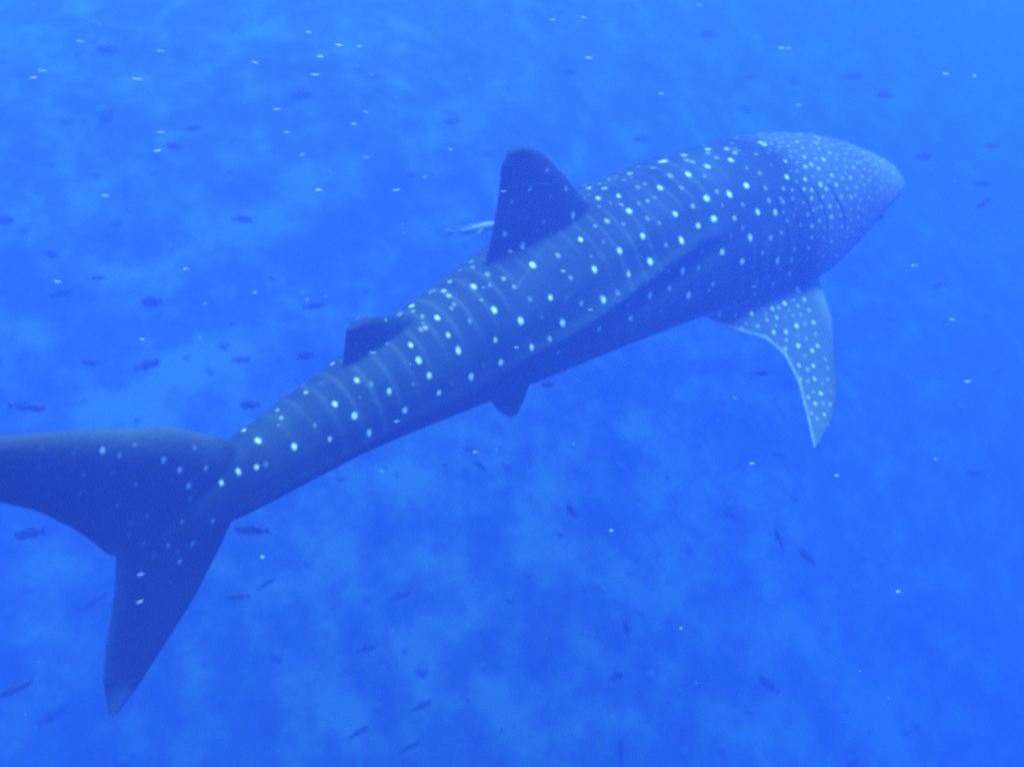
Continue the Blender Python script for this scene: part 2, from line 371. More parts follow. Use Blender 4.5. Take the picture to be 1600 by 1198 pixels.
# pale skin spots measured on the right side, in rest-pose metres: x, y, z, radius, strength
SPOTS = [
    (-3.245,-0.043,0.715,0.017,0.75), (-3.122,-0.045,0.784,0.0153,0.5), (-2.984,-0.051,0.641,0.0173,0.7), (-3.108,-0.058,0.635,0.0148,0.4), (-3.357,-0.025,0.668,0.0151,0.5),
    (-2.941,-0.071,0.476,0.02,1.0), (-2.686,-0.009,0.482,0.0188,0.75), (-2.574,-0.062,0.482,0.0193,0.8), (-2.603,-0.178,0.443,0.0203,0.95), (-2.302,-0.126,0.481,0.0203,0.85),
    (-2.059,-0.112,0.498,0.0209,0.85), (-2.17,-0.073,0.501,0.0168,0.4), (-1.94,-0.018,0.515,0.0174,0.4), (-2.361,-0.058,0.497,0.0156,0.3), (-2.419,-0.061,0.493,0.0155,0.3),
    (-2.448,-0.172,0.457,0.0165,0.45), (-2.387,-0.17,0.462,0.0154,0.3), (-2.185,-0.186,0.471,0.0166,0.4), (-2.761,-0.166,0.426,0.0167,0.55), (-2.849,-0.156,0.417,0.015,0.35),
    (-2.356,-0.314,0.403,0.0202,0.9), (-2.209,-0.313,0.412,0.0168,0.45), (-2.489,-0.316,0.39,0.0158,0.4), (-2.235,-0.395,0.331,0.0188,0.7), (-2.636,-0.329,0.361,0.02,0.95),
    (-2.391,-0.414,0.291,0.0205,0.95), (-2.506,-0.399,0.291,0.0158,0.4), (-3.4,-0.023,0.502,0.0171,0.75), (-3.296,-0.048,0.408,0.0174,0.75), (-3.265,-0.045,0.56,0.0139,0.3),
    (-3.153,-0.062,0.501,0.0145,0.35), (-2.982,-0.179,0.388,0.0198,1.0), (-3.161,-0.183,0.358,0.0148,0.4), (-2.821,-0.328,0.324,0.018,0.75), (-2.65,-0.416,0.241,0.0204,1.0),
    (-2.27,-0.475,0.206,0.0171,0.5), (-3.325,-0.152,0.346,0.0187,0.95), (-3.173,-0.295,0.273,0.0147,0.4), (-3.015,-0.326,0.282,0.0196,1.0), (-2.815,-0.403,0.211,0.0189,0.85),
    (-2.422,-0.476,0.133,0.0202,0.9), (-3.67,-0.068,0.317,0.0167,0.75), (-3.509,-0.126,0.324,0.0147,0.45), (-3.493,-0.186,0.293,0.0147,0.45), (-3.452,-0.263,0.234,0.0136,0.3),
    (-3.34,-0.308,0.218,0.0189,1.0), (-3.163,-0.377,0.144,0.0148,0.4), (-3.018,-0.411,0.128,0.0197,1.0), (-2.685,-0.467,0.056,0.0193,0.85), (-2.406,-0.532,-0.007,0.0195,0.8),
    (-2.536,-0.489,0.065,0.0155,0.35), (-2.853,-0.453,0.046,0.0174,0.65), (-3.827,-0.083,0.285,0.0139,0.4), (-3.662,-0.212,0.235,0.018,0.95), (-2.839,-0.468,-0.037,0.0175,0.65),
    (-2.559,-0.482,0.177,0.0153,0.35), (-3.248,-0.341,0.201,0.0135,0.25), (-3.344,-0.025,0.831,0.0127,0.2), (-3.109,-0.071,0.423,0.0135,0.2), (-3.196,-0.059,0.466,0.0133,0.2),
    (-2.722,0.062,0.465,0.0144,0.2), (-2.653,-0.075,0.47,0.0146,0.25), (-2.508,-0.163,0.456,0.0152,0.3), (-2.697,-0.227,0.409,0.0144,0.25), (-2.539,-0.268,0.411,0.015,0.3),
    (-2.872,-0.25,0.366,0.0141,0.25), (-2.993,-0.273,0.328,0.0135,0.2), (-2.922,-0.428,0.142,0.0144,0.3), (-3.794,0.025,0.305,0.016,0.65), (-3.83,0.093,0.281,0.0143,0.4),
    (-3.949,-0.087,0.263,0.0169,0.85), (-3.997,0.035,0.271,0.0142,0.45), (-4.034,0.093,0.248,0.0143,0.45), (-4.223,-0.022,0.348,0.0126,0.3), (-3.554,-0.296,0.163,0.0182,0.95),
    (-3.96,-0.176,0.205,0.0171,0.9), (-3.816,-0.187,0.225,0.0131,0.3), (-3.95,-0.235,0.131,0.0179,1.0), (-4.157,-0.117,0.214,0.0168,0.9), (-3.73,-0.284,0.118,0.0183,1.0),
    (-3.528,-0.356,0.018,0.0188,1.0), (-3.412,-0.38,0.027,0.0153,0.5), (-3.731,-0.322,0.0,0.0185,1.0), (-4.166,-0.178,0.159,0.0168,0.9), (-4.148,-0.228,0.086,0.0172,0.95),
    (-3.919,-0.293,-0.01,0.0181,1.0), (-4.123,-0.265,-0.018,0.0178,1.0), (-4.378,-0.187,0.095,0.0165,0.9), (-4.334,-0.236,-0.024,0.0174,1.0), (-4.647,-0.115,0.135,0.0161,0.9),
    (-4.594,-0.173,0.063,0.0165,0.95), (-4.546,-0.211,-0.049,0.0171,1.0), (-4.752,-0.175,0.026,0.016,0.9), (-4.479,0.092,0.175,0.0158,0.75), (-3.35,-0.391,-0.082,0.016,0.55),
    (-4.062,-0.088,0.245,0.0129,0.3), (-4.786,-0.127,0.105,0.012,0.3), (-4.444,-0.139,0.144,0.012,0.25), (-4.524,-0.147,0.119,0.0116,0.2), (-4.25,-0.217,0.077,0.0119,0.2),
    (-4.04,-0.272,0.003,0.0123,0.2), (-3.834,-0.3,0.016,0.0125,0.2), (-3.663,-0.346,-0.135,0.0126,0.15), (-3.428,-0.33,0.148,0.0129,0.2), (-3.563,0.055,0.339,0.0142,0.35),
    (-3.603,0.113,0.313,0.0139,0.3), (-3.31,-0.374,0.086,0.0184,0.9), (-2.064,-0.117,0.497,0.0209,0.85), (-1.888,-0.103,0.504,0.0204,0.75), (-1.753,-0.04,0.506,0.0177,0.4),
    (-1.693,-0.101,0.499,0.0218,0.85), (-1.598,0.035,0.502,0.0205,0.65), (-1.329,0.02,0.494,0.0231,0.85), (-1.478,-0.104,0.492,0.0182,0.4), (-1.748,-0.308,0.425,0.0227,1.0),
    (-1.913,-0.327,0.415,0.0209,0.85), (-1.988,-0.29,0.439,0.0168,0.4), (-2.089,-0.303,0.425,0.0213,0.95), (-2.212,-0.313,0.412,0.0172,0.5), (-2.107,-0.397,0.341,0.0216,1.0),
    (-1.963,-0.433,0.317,0.0181,0.55), (-2.236,-0.395,0.331,0.0201,0.85), (-1.762,-0.442,0.308,0.0221,0.95), (-1.626,-0.462,0.286,0.0215,0.85), (-1.873,-0.506,0.201,0.0222,1.0),
    (-2.107,-0.497,0.171,0.0217,1.0), (-1.965,-0.546,0.086,0.0221,1.0), (-2.392,-0.411,0.294,0.0209,1.0), (-2.424,-0.476,0.133,0.021,1.0), (-2.271,-0.475,0.206,0.0163,0.4),
    (-1.709,-0.528,0.168,0.0182,0.5), (-1.612,-0.529,0.175,0.0175,0.4), (-1.656,-0.575,0.018,0.0225,0.95), (-1.533,-0.585,-0.005,0.0187,0.5), (-1.531,-0.593,-0.103,0.0207,0.7),
    (-1.719,-0.582,-0.074,0.0185,0.5), (-1.821,-0.578,-0.081,0.0192,0.6), (-1.666,-0.585,-0.144,0.021,0.75), (-1.41,-0.587,-0.249,0.0217,0.75), (-1.623,-0.585,-0.049,0.0177,0.4),
    (-1.788,-0.551,0.097,0.0172,0.4), (-1.622,-0.35,0.396,0.0175,0.4), (-1.592,-0.257,0.45,0.0177,0.4), (-1.642,-0.41,0.345,0.0174,0.4), (-2.004,-0.361,0.384,0.0155,0.25),
    (-1.855,-0.39,0.363,0.0166,0.35), (-1.65,-0.199,0.474,0.0168,0.3), (-1.549,-0.019,0.501,0.0168,0.25), (-1.979,-0.17,0.488,0.0166,0.35), (-2.024,-0.481,0.237,0.0154,0.25),
    (-1.922,-0.473,0.265,0.0156,0.25), (-1.537,-0.435,0.32,0.0109,0.5), (-1.571,-0.472,0.274,0.0117,0.65), (-1.558,-0.504,0.226,0.0117,0.65), (-1.454,-0.435,0.321,0.011,0.5),
    (-1.429,-0.396,0.359,0.0105,0.4), (-1.367,-0.363,0.385,0.0117,0.6), (-1.491,-0.38,0.372,0.0137,1.0), (-1.414,-0.326,0.41,0.0136,0.95), (-1.335,-0.219,0.46,0.0136,0.9),
    (-1.224,-0.145,0.474,0.0118,0.55), (-1.22,-0.288,0.424,0.0137,0.9), (-1.164,-0.215,0.45,0.0127,0.7), (-1.103,-0.128,0.468,0.0135,0.8), (-1.056,0.053,0.473,0.0135,0.75),
    (-0.944,0.085,0.453,0.0131,0.65), (-1.184,0.027,0.485,0.0118,0.5), (-1.124,-0.314,0.403,0.0127,0.7), (-1.028,-0.255,0.422,0.0129,0.7), (-0.976,-0.154,0.446,0.013,0.7),
    (-0.861,-0.026,0.443,0.0134,0.7), (-1.285,-0.362,0.384,0.0138,0.95), (-1.332,-0.409,0.348,0.0126,0.75), (-1.274,-0.422,0.333,0.0124,0.7), (-1.182,-0.402,0.345,0.0131,0.8),
    (-1.148,-0.43,0.316,0.0125,0.7), (-1.203,-0.459,0.289,0.013,0.8), (-1.301,-0.457,0.298,0.0126,0.75), (-1.378,-0.464,0.29,0.0111,0.5), (-1.048,-0.364,0.363,0.0133,0.8),
    (-0.961,-0.38,0.331,0.0129,0.7), (-0.874,-0.371,0.315,0.013,0.7), (-0.966,-0.318,0.378,0.0114,0.45), (-0.862,-0.304,0.362,0.0122,0.55), (-0.79,-0.304,0.343,0.0123,0.55),
    (-0.713,-0.254,0.344,0.0128,0.6), (-0.58,-0.201,0.317,0.013,0.6), (-0.738,-0.345,0.29,0.0138,0.8), (-0.607,-0.28,0.28,0.0132,0.65), (-1.044,-0.416,0.318,0.0127,0.7),
    (-0.951,-0.429,0.28,0.0126,0.65), (-0.848,-0.414,0.264,0.0121,0.55), (-0.748,-0.389,0.249,0.0117,0.45), (-1.038,-0.468,0.259,0.0118,0.55), (-0.934,-0.463,0.23,0.0126,0.65),
    (-0.837,-0.458,0.195,0.0122,0.55), (-1.162,-0.499,0.232,0.0125,0.7), (-1.235,-0.495,0.245,0.0116,0.55), (-1.086,-0.502,0.218,0.0118,0.55), (-1.316,-0.5,0.241,0.0106,0.4),
    (-1.369,-0.51,0.226,0.0125,0.75), (-1.466,-0.476,0.272,0.0113,0.55), (-1.455,-0.53,0.185,0.0118,0.65), (-1.278,-0.535,0.18,0.0121,0.65), (-1.166,-0.53,0.178,0.0128,0.75),
    (-1.077,-0.528,0.17,0.0112,0.45), (-0.962,-0.505,0.171,0.0114,0.45), (-0.868,-0.488,0.154,0.0121,0.55), (-1.351,-0.543,0.164,0.0125,0.75), (-1.476,-0.494,0.245,0.0102,0.35),
    (-1.175,-0.557,0.117,0.0111,0.45), (-1.072,-0.556,0.101,0.0124,0.65), (-0.959,-0.53,0.108,0.012,0.55), (-0.942,-0.547,0.026,0.0118,0.5), (-0.861,-0.521,0.041,0.011,0.35),
    (-1.359,-0.569,0.096,0.0131,0.85), (-1.252,-0.576,0.072,0.0108,0.4), (-1.173,-0.582,0.026,0.0123,0.65), (-1.25,-0.589,0.017,0.0114,0.5), (-1.384,-0.584,0.036,0.0126,0.75),
    (-1.511,-0.574,0.057,0.011,0.5), (-1.118,-0.572,0.055,0.0109,0.4), (-1.394,-0.596,-0.042,0.0112,0.5), (-1.241,-0.597,-0.05,0.0134,0.85), (-1.147,-0.591,-0.052,0.011,0.4),
    (-1.086,-0.588,-0.096,0.0111,0.4), (-0.863,-0.213,0.407,0.0123,0.55), (-0.816,-0.115,0.425,0.0115,0.4), (-0.755,-0.188,0.389,0.0119,0.45), (-0.481,-0.202,0.272,0.0135,0.65),
    (-0.395,-0.197,0.231,0.0124,0.45), (-0.451,-0.264,0.21,0.0129,0.55), (-0.287,-0.189,0.174,0.0126,0.45), (-0.333,-0.25,0.145,0.0131,0.55), (-0.588,-0.342,0.208,0.0117,0.4),
    (-0.297,-0.276,0.051,0.0122,0.4), (-0.197,-0.211,0.073,0.0124,0.4), (-0.462,-0.077,0.306,0.0124,0.45), (-0.525,-0.027,0.338,0.0124,0.45), (-0.586,-0.01,0.361,0.0123,0.45),
    (-1.211,-0.357,0.382,0.0111,0.45), (-1.258,-0.247,0.445,0.0108,0.4), (-1.309,-0.306,0.42,0.0102,0.3), (-1.358,-0.296,0.427,0.0101,0.3), (-1.011,-0.116,0.46,0.011,0.35),
    (-1.06,-0.201,0.446,0.0103,0.25), (-1.037,-0.308,0.398,0.0105,0.3), (-0.977,-0.358,0.353,0.0105,0.3), (-1.14,-0.361,0.374,0.0101,0.25), (-0.903,-0.346,0.343,0.0106,0.3),
    (-0.763,-0.323,0.32,0.0108,0.3), (-0.628,-0.324,0.252,0.0113,0.35), (-0.768,-0.421,0.218,0.0108,0.3), (-0.674,-0.391,0.198,0.0113,0.35), (-0.586,-0.372,0.162,0.0111,0.3),
    (-0.458,-0.315,0.15,0.0116,0.35), (-0.417,-0.316,0.108,0.0117,0.35), (-0.519,-0.364,0.112,0.0112,0.3), (-0.671,-0.42,0.143,0.011,0.3), (-0.747,-0.456,0.137,0.0108,0.3),
    (-0.621,-0.418,0.085,0.0111,0.3), (-0.464,-0.356,0.051,0.0113,0.3), (-0.772,-0.481,0.095,0.0108,0.3), (-1.014,-0.496,0.21,0.0105,0.3), (-1.12,-0.466,0.273,0.0106,0.35),
    (-0.994,-0.522,0.152,0.0105,0.3), (-0.81,-0.503,0.058,0.0108,0.3), (-1.301,-0.556,0.135,0.0101,0.3), (-1.48,-0.559,0.113,0.0097,0.25), (-1.282,-0.497,0.245,0.0099,0.25),
    (-0.972,-0.232,0.421,0.0106,0.3), (-0.608,-0.167,0.342,0.0115,0.35), (-0.484,-0.248,0.243,0.0113,0.3), (-0.301,-0.152,0.206,0.0119,0.35), (-0.363,-0.287,0.111,0.0115,0.3),
    (-1.545,-0.419,0.337,0.0099,0.3), (-1.459,-0.222,0.462,0.0103,0.35), (-1.306,-0.116,0.485,0.0101,0.25), (-1.018,-0.045,0.469,0.0108,0.3), (-0.816,-0.094,0.428,0.011,0.3),
    (-1.353,0.095,0.49,0.0105,0.3), (-1.385,0.12,0.487,0.0105,0.3), (-1.189,0.151,0.47,0.0108,0.3), (-2.565,-0.483,0.178,0.01,0.4), (-2.302,-0.497,0.121,0.0104,0.4),
    (-2.211,-0.547,0.009,0.0128,0.85), (-2.242,-0.551,-0.022,0.0115,0.6), (-2.685,-0.467,0.058,0.0121,0.85), (-2.407,-0.532,-0.007,0.0125,0.85), (-2.539,-0.488,0.065,0.0106,0.5),
    (-2.627,-0.513,-0.044,0.0101,0.4), (-1.669,-0.585,-0.139,0.0137,0.85), (-1.41,-0.584,-0.246,0.014,0.8), (-1.52,-0.578,-0.216,0.0116,0.4), (-1.815,-0.578,-0.079,0.0116,0.5),
    (-1.818,-0.575,-0.169,0.0135,0.85), (-1.94,-0.574,-0.121,0.0123,0.65), (-1.996,-0.562,-0.176,0.0128,0.75), (-2.074,-0.553,-0.185,0.0114,0.5), (-2.043,-0.503,-0.28,0.0134,0.85),
    (-1.938,-0.551,-0.297,0.012,0.55), (-1.83,-0.589,-0.302,0.0145,1.0), (-1.829,-0.543,-0.242,0.0112,0.4), (-1.569,-0.629,-0.287,0.0145,0.95), (-1.673,-0.624,-0.297,0.0133,0.75),
    (-1.566,-0.672,-0.316,0.0115,0.4), (-1.479,-0.673,-0.309,0.0124,0.55), (-1.402,-0.653,-0.294,0.0131,0.65), (-1.414,-0.716,-0.337,0.0136,0.75), (-1.497,-0.717,-0.341,0.0129,0.65),
    (-1.677,-0.674,-0.335,0.0138,0.85), (-1.748,-0.657,-0.337,0.0132,0.75), (-1.615,-0.69,-0.336,0.0114,0.4), (-1.831,-0.655,-0.357,0.0126,0.65), (-1.709,-0.702,-0.365,0.0113,0.4),
    (-1.944,-0.621,-0.357,0.0119,0.55), (-2.024,-0.565,-0.331,0.0111,0.4), (-1.898,-0.612,-0.337,0.0112,0.4), (-1.573,-0.761,-0.381,0.0148,1.0), (-1.504,-0.771,-0.379,0.0115,0.4),
    (-1.435,-0.784,-0.384,0.013,0.65), (-1.744,-0.724,-0.395,0.0146,1.0), (-1.664,-0.759,-0.4,0.0133,0.75), (-1.469,-0.844,-0.426,0.0129,0.65), (-1.598,-0.807,-0.42,0.0114,0.4),
    (-1.556,-0.844,-0.435,0.0115,0.4), (-1.691,-0.79,-0.432,0.0127,0.65), (-1.787,-0.75,-0.437,0.0118,0.5), (-1.633,-0.85,-0.456,0.0144,0.95), (-1.505,-0.904,-0.467,0.0134,0.75),
    (-1.724,-0.821,-0.467,0.0132,0.75), (-1.567,-0.913,-0.482,0.0133,0.75), (-1.635,-0.912,-0.496,0.0114,0.4), (-1.508,-0.985,-0.52,0.0128,0.65), (-1.735,-0.882,-0.509,0.0113,0.4),
    (-1.71,-0.936,-0.53,0.0137,0.85), (-1.623,-0.984,-0.533,0.0138,0.85), (-1.675,-0.982,-0.544,0.0118,0.5), (-1.759,-0.931,-0.545,0.0113,0.4), (-1.533,-1.031,-0.552,0.0112,0.35),
    (-1.756,-1.002,-0.577,0.0118,0.5), (-1.726,-1.035,-0.585,0.0126,0.65), (-1.674,-1.048,-0.578,0.0126,0.65), (-1.644,-1.089,-0.595,0.0113,0.4), (-1.582,-1.084,-0.587,0.0119,0.5),
    (-1.701,-1.129,-0.625,0.0142,0.95), (-1.74,-1.099,-0.618,0.0117,0.5), (-1.619,-1.145,-0.628,0.011,0.35), (-1.794,-1.106,-0.634,0.0119,0.55), (-1.783,-1.159,-0.655,0.0127,0.7),
    (-1.735,-1.183,-0.658,0.0112,0.4), (-1.686,-1.204,-0.668,0.012,0.55), (-1.854,-1.189,-0.684,0.0124,0.65), (-1.778,-1.235,-0.69,0.013,0.75), (-1.846,-1.231,-0.699,0.0124,0.65),
    (-1.797,-1.285,-0.725,0.0108,0.35), (-1.752,-0.581,-0.146,0.0112,0.4), (-1.616,-0.567,-0.245,0.0109,0.3), (-1.737,-0.567,-0.267,0.0111,0.35), (-1.732,-0.628,-0.311,0.0108,0.3),
    (-1.622,-0.635,-0.297,0.012,0.5), (-1.555,-0.704,-0.337,0.0115,0.4), (-1.486,-0.632,-0.282,0.0116,0.4), (-1.605,-0.589,-0.121,0.0119,0.5), (-1.953,-0.569,-0.023,0.0106,0.35),
    (-1.873,-0.564,0.028,0.0104,0.3), (-1.743,-0.576,-0.016,0.0106,0.3), (-5.685,-0.05,0.534,0.0119,0.8), (-5.635,-0.055,0.474,0.0116,0.7), (-5.481,-0.063,0.348,0.0125,0.8),
    (-5.429,-0.069,0.265,0.0127,0.8), (-5.322,-0.072,0.194,0.0123,0.65), (-5.193,-0.093,0.097,0.0135,0.85), (-5.115,-0.114,0.077,0.0143,1.0), (-5.276,-0.085,0.09,0.0141,1.0),
    (-5.412,-0.073,0.168,0.0129,0.8), (-4.92,-0.135,0.073,0.0146,1.0), (-5.032,0.053,0.142,0.0138,0.8), (-5.337,-0.054,0.305,0.011,0.4), (-5.422,-0.072,0.101,0.011,0.35),
    (-5.611,-0.057,0.313,0.0109,0.45), (-5.778,-0.047,0.484,0.0103,0.4), (-5.873,-0.039,0.672,0.0093,0.25), (-5.859,-0.041,0.527,0.0093,0.2), (-5.907,-0.042,0.604,0.0091,0.2),
    (-5.781,-0.047,0.587,0.0093,0.2), (-5.808,-0.036,0.406,0.0098,0.25), (-5.695,-0.042,0.262,0.0103,0.3), (-5.603,-0.049,0.137,0.0111,0.4), (-5.669,-0.038,0.145,0.0106,0.3),
    (-5.688,-0.03,0.091,0.0102,0.2), (-5.483,-0.07,0.018,0.012,0.55), (-5.37,-0.104,-0.051,0.0127,0.65), (-5.559,-0.053,-0.067,0.0129,0.7), (-5.464,-0.065,-0.135,0.0131,0.7),
    (-5.643,-0.031,0.007,0.0113,0.4), (-5.62,-0.04,-0.077,0.0113,0.35), (-5.534,-0.057,-0.179,0.0136,0.8), (-5.532,-0.057,-0.128,0.0109,0.25), (-5.599,-0.051,-0.255,0.0109,0.2),
    (-5.566,-0.049,0.476,0.0101,0.3), (-4.862,0.028,0.161,0.0122,0.45), (-4.709,0.011,0.178,0.0126,0.5), (-5.695,-0.029,-0.135,0.0125,0.6), (-5.737,-0.03,-0.262,0.0115,0.35),
    (-5.677,-0.055,0.423,0.0096,0.2), (-5.755,-0.042,0.379,0.0096,0.2), (-3.059,-0.428,-0.036,0.0185,0.8), (-3.351,-0.391,-0.08,0.018,0.7), (-5.074,-0.123,0.068,0.015,0.2),
]
GILLS = [
    [(-1.107, -0.401, 0.339), (-1.094, -0.461, 0.277), (-1.055, -0.512, 0.195), (-1.043, -0.544, 0.125), (-1.04, -0.562, 0.067)],
    [(-1.256, -0.385, 0.365), (-1.234, -0.443, 0.31), (-1.22, -0.496, 0.242), (-1.214, -0.541, 0.162), (-1.213, -0.563, 0.106)],
    [(-1.379, -0.355, 0.391), (-1.366, -0.407, 0.35), (-1.346, -0.458, 0.298), (-1.336, -0.507, 0.23), (-1.336, -0.541, 0.169)],
    [(-1.502, -0.374, 0.377), (-1.48, -0.436, 0.32), (-1.464, -0.495, 0.244), (-1.46, -0.54, 0.163), (-1.46, -0.561, 0.108)],
    [(-1.592, -0.41, 0.345), (-1.58, -0.466, 0.282), (-1.562, -0.506, 0.223), (-1.557, -0.55, 0.129), (-1.563, -0.575, 0.042)],
]

#@@DATA

def build_shark():
    me = shark_mesh()
    n = len(me.vertices)
    V = np.empty(n * 3, np.float32); me.vertices.foreach_get('co', V); V = V.reshape(-1, 3).astype(float)
    NRM = np.empty(n * 3, np.float32); me.vertices.foreach_get('normal', NRM); NRM = NRM.reshape(-1, 3)
    spot = np.zeros(n)
    rnd = np.random.RandomState(11)
    # the head carries many more fine dots than can be measured one by one
    fill = []
    cand = np.where((V[:, 0] > -.20 * TL) & (V[:, 0] < -.025 * TL) & (V[:, 1] < -.02) & (V[:, 2] > -.035 * TL))[0]
    have = [np.array(q_[:3]) for q_ in SPOTS if q_[0] > -.24 * TL]
    for i_ in rnd.permutation(cand)[:2500]:
        p_ = V[i_]
        if np.linalg.norm(np.array(have) - p_, axis=1).min() > .054:
            have.append(p_); fill.append((p_[0], p_[1], p_[2], rnd.uniform(.010, .014), rnd.uniform(.3, .55)))
        if len(fill) > 170: break
    for (x, y, z, r, b) in SPOTS + fill:
        for sgn in (1, -1):
            if sgn < 0 and abs(y) < .012: continue
            jx = 0 if sgn > 0 else rnd.normal() * .012
            c = np.array([x + jx, y * sgn, z])
            near = np.where(np.abs(V[:, 0] - c[0]) < r * 2.2)[0]
            d = V[near] - c
            # spots run a little longer down the flank than along it
            dist = np.sqrt((d[:, 0] * 1.22) ** 2 + (d[:, 1] * .93) ** 2 + (d[:, 2] * .93) ** 2)
            dist = dist * (1 + .16 * np.sin(d[:, 0] * 95 + x * 50) + .16 * np.sin(d[:, 2] * 90 + z * 70)) / rnd.uniform(.84, 1.03)
            val = b ** 1.3 * (1 - smoothstep(dist, r * .30, r * 1.25))
            spot[near] = np.maximum(spot[near], val)
    s = -V[:, 0] / TL
    # thin pale bars across the back and flank
    wob = .004 * vnoise(V, 21, 2.0)
    ph = ((s + wob) / .0170) % 1.0
    bar = np.exp(-((ph - .5) / .13) ** 2) * np.clip(.35 + .9 * vnoise(V, 23, 6.0), 0, 1)
    bar *= smoothstep(s, .20, .28) * (1 - smoothstep(s, .74, .80))
    top_ = prof(s)[0]
    bar *= 1 - smoothstep(V[:, 2] / TL - top_, -.002, .006)
    # blotches and old scratches
    bar += .22 * np.clip(vnoise(V, 41, 7.0) + .5 * vnoise(V, 43, 17.0) - .35, 0, 1)
    for k in range(34):
        c0 = np.array([-rnd.uniform(.12, .78) * TL, 0, 0]); i0 = np.argmin(np.abs(V[:, 0] - c0[0]) + .2 * rnd.rand(n))
        p0 = V[i0]; dv = np.array([rnd.normal(), .3 * rnd.normal(), .7 * rnd.normal()]); dv /= np.linalg.norm(dv)
        ln_ = rnd.uniform(.08, .40)
        near = np.where(np.abs(V[:, 0] - p0[0]) < ln_)[0]
        q = V[near] - p0; tt = np.clip(q @ dv, 0, ln_)
        dd = np.linalg.norm(q - tt[:, None] * dv, axis=1)
        bar[near] += rnd.uniform(.4, 1.2) * np.exp(-(dd / .009) ** 2)
    # white belly
    belly = smoothstep(-NRM[:, 2], .35, .85) * smoothstep(-V[:, 2], .12, .30) * (1 - smoothstep(s, .55, .75))
    # pectoral fins painted as if sunlit, whitish hind edge; pale lower cheeks, head partly painted haze; tail rims
    out_ = np.abs(V[:, 1]) / TL
    d_ = (out_ - .065) / math.cos(R(30))
    pfin = smoothstep(d_, -.012, .050) * smoothstep(-V[:, 2] / TL, .018, .058) * (s > .15) * (s < .36)  # fin mask: lightens the skin to stand for sun from above
    te = np.array(PEC_TE)
    lim = np.interp(d_, te[:, 1], te[:, 0])
    edge = pfin * np.exp(-((lim - s) * TL / .013) ** 2)
    spot = np.maximum(spot, .42 * edge)
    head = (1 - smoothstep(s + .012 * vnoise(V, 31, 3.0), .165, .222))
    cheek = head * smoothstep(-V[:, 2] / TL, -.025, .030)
    snout = (1 - smoothstep(s, .02, .11))  # head and snout: pale pigment, plus some distance haze put into the colour
    def near_line(line):
        P = resample(line, 60); q = np.stack([s, V[:, 2] / TL], -1)
        out = np.full(n, 9.0); k_ = np.where(s > .76)[0]
        out[k_] = np.sqrt(((q[k_, None] - P[None]) ** 2).sum(-1)).min(1)
        return out
    rim = np.exp(-(near_line([(.81, .05), (.8267, .0626), (.8709, .0903), (.9176, .1179), (.985, .153)]) / .016) ** 2) * .22  # upper lobe edge: light caught by its top, painted into the skin
    rim += np.exp(-(near_line([(.917, -.106), (.924, -.1145)]) / .012) ** 2) * .8
    rim += np.exp(-(near_line([(.8885, .004), (.8925, -.022), (.8976, -.034), (.9096, -.0586), (.9186, -.0809)]) / .006) ** 2) * .35
    rim = rim * np.clip(.75 + .5 * vnoise(V, 37, 7), .2, 1.3)
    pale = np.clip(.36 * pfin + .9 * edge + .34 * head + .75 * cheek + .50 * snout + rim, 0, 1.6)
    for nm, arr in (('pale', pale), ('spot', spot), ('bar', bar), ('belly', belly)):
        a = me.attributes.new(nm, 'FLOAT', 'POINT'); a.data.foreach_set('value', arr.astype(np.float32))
    a = me.attributes.new('rest', 'FLOAT_VECTOR', 'POINT'); a.data.foreach_set('vector', V.astype(np.float32).ravel())
    # mouth: a wide groove across the blunt front of the head
    gy = V[:, 1]
    mz = .015 - .05 * (np.abs(gy) / .45) ** 2
    g = np.exp(-((V[:, 2] - mz) / .020) ** 2) * (1 - smoothstep(np.abs(gy), .26, .40)) * (1 - smoothstep(s, .045, .07))
    V2 = V.copy(); V2[:, 0] -= .05 * g
    root = link(bpy.data.objects.new('whale_shark', None))
    base = pose(np.array([[-.4 * TL, 0, 0]]))[0]
    root.location = base
    Wd = pose(V2) - base
    me.vertices.foreach_set('co', Wd.astype(np.float32).ravel())
    me.polygons.foreach_set('use_smooth', [True] * len(me.polygons))
    me.update()

    m, t, b = new_mat('whale_shark_skin')
    rest = N(t, 'ShaderNodeAttribute', attribute_name='rest')
    nz = N(t, 'ShaderNodeTexNoise', i_Scale=3.0, i_Detail=6.0, i_Roughness=.6)
    t.links.new(rest.outputs['Vector'], nz.inputs['Vector'])
    ramp = N(t, 'ShaderNodeValToRGB')
    e = ramp.color_ramp.elements
    e[0].position = .30; e[0].color = SKIN_A + (1,)
    e[1].position = .72; e[1].color = SKIN_B + (1,)
    t.links.new(nz.outputs[0], ramp.inputs[0])
    prev = ramp.outputs[0]
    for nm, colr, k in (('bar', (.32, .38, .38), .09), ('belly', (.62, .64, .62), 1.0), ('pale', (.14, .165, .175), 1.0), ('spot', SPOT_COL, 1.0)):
        at = N(t, 'ShaderNodeAttribute', attribute_name=nm)
        mul = N(t, 'ShaderNodeMath', operation='MULTIPLY'); mul.inputs[1].default_value = k
        t.links.new(at.outputs['Fac'], mul.inputs[0])
        mx = N(t, 'ShaderNodeMix', data_type='RGBA')
        t.links.new(mul.outputs[0], mx.inputs['Factor'])
        t.links.new(prev, mx.inputs['A']); mx.inputs['B'].default_value = colr + (1,)
        prev = mx.outputs['Result']
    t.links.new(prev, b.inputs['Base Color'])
    b.inputs['Roughness'].default_value = .75
    b.inputs['Specular IOR Level'].default_value = .12
    fn = N(t, 'ShaderNodeTexNoise', i_Scale=38.0, i_Detail=4.0)
    t.links.new(rest.outputs['Vector'], fn.inputs['Vector'])
    bp = N(t, 'ShaderNodeBump', i_Strength=.35, i_Distance=.01)
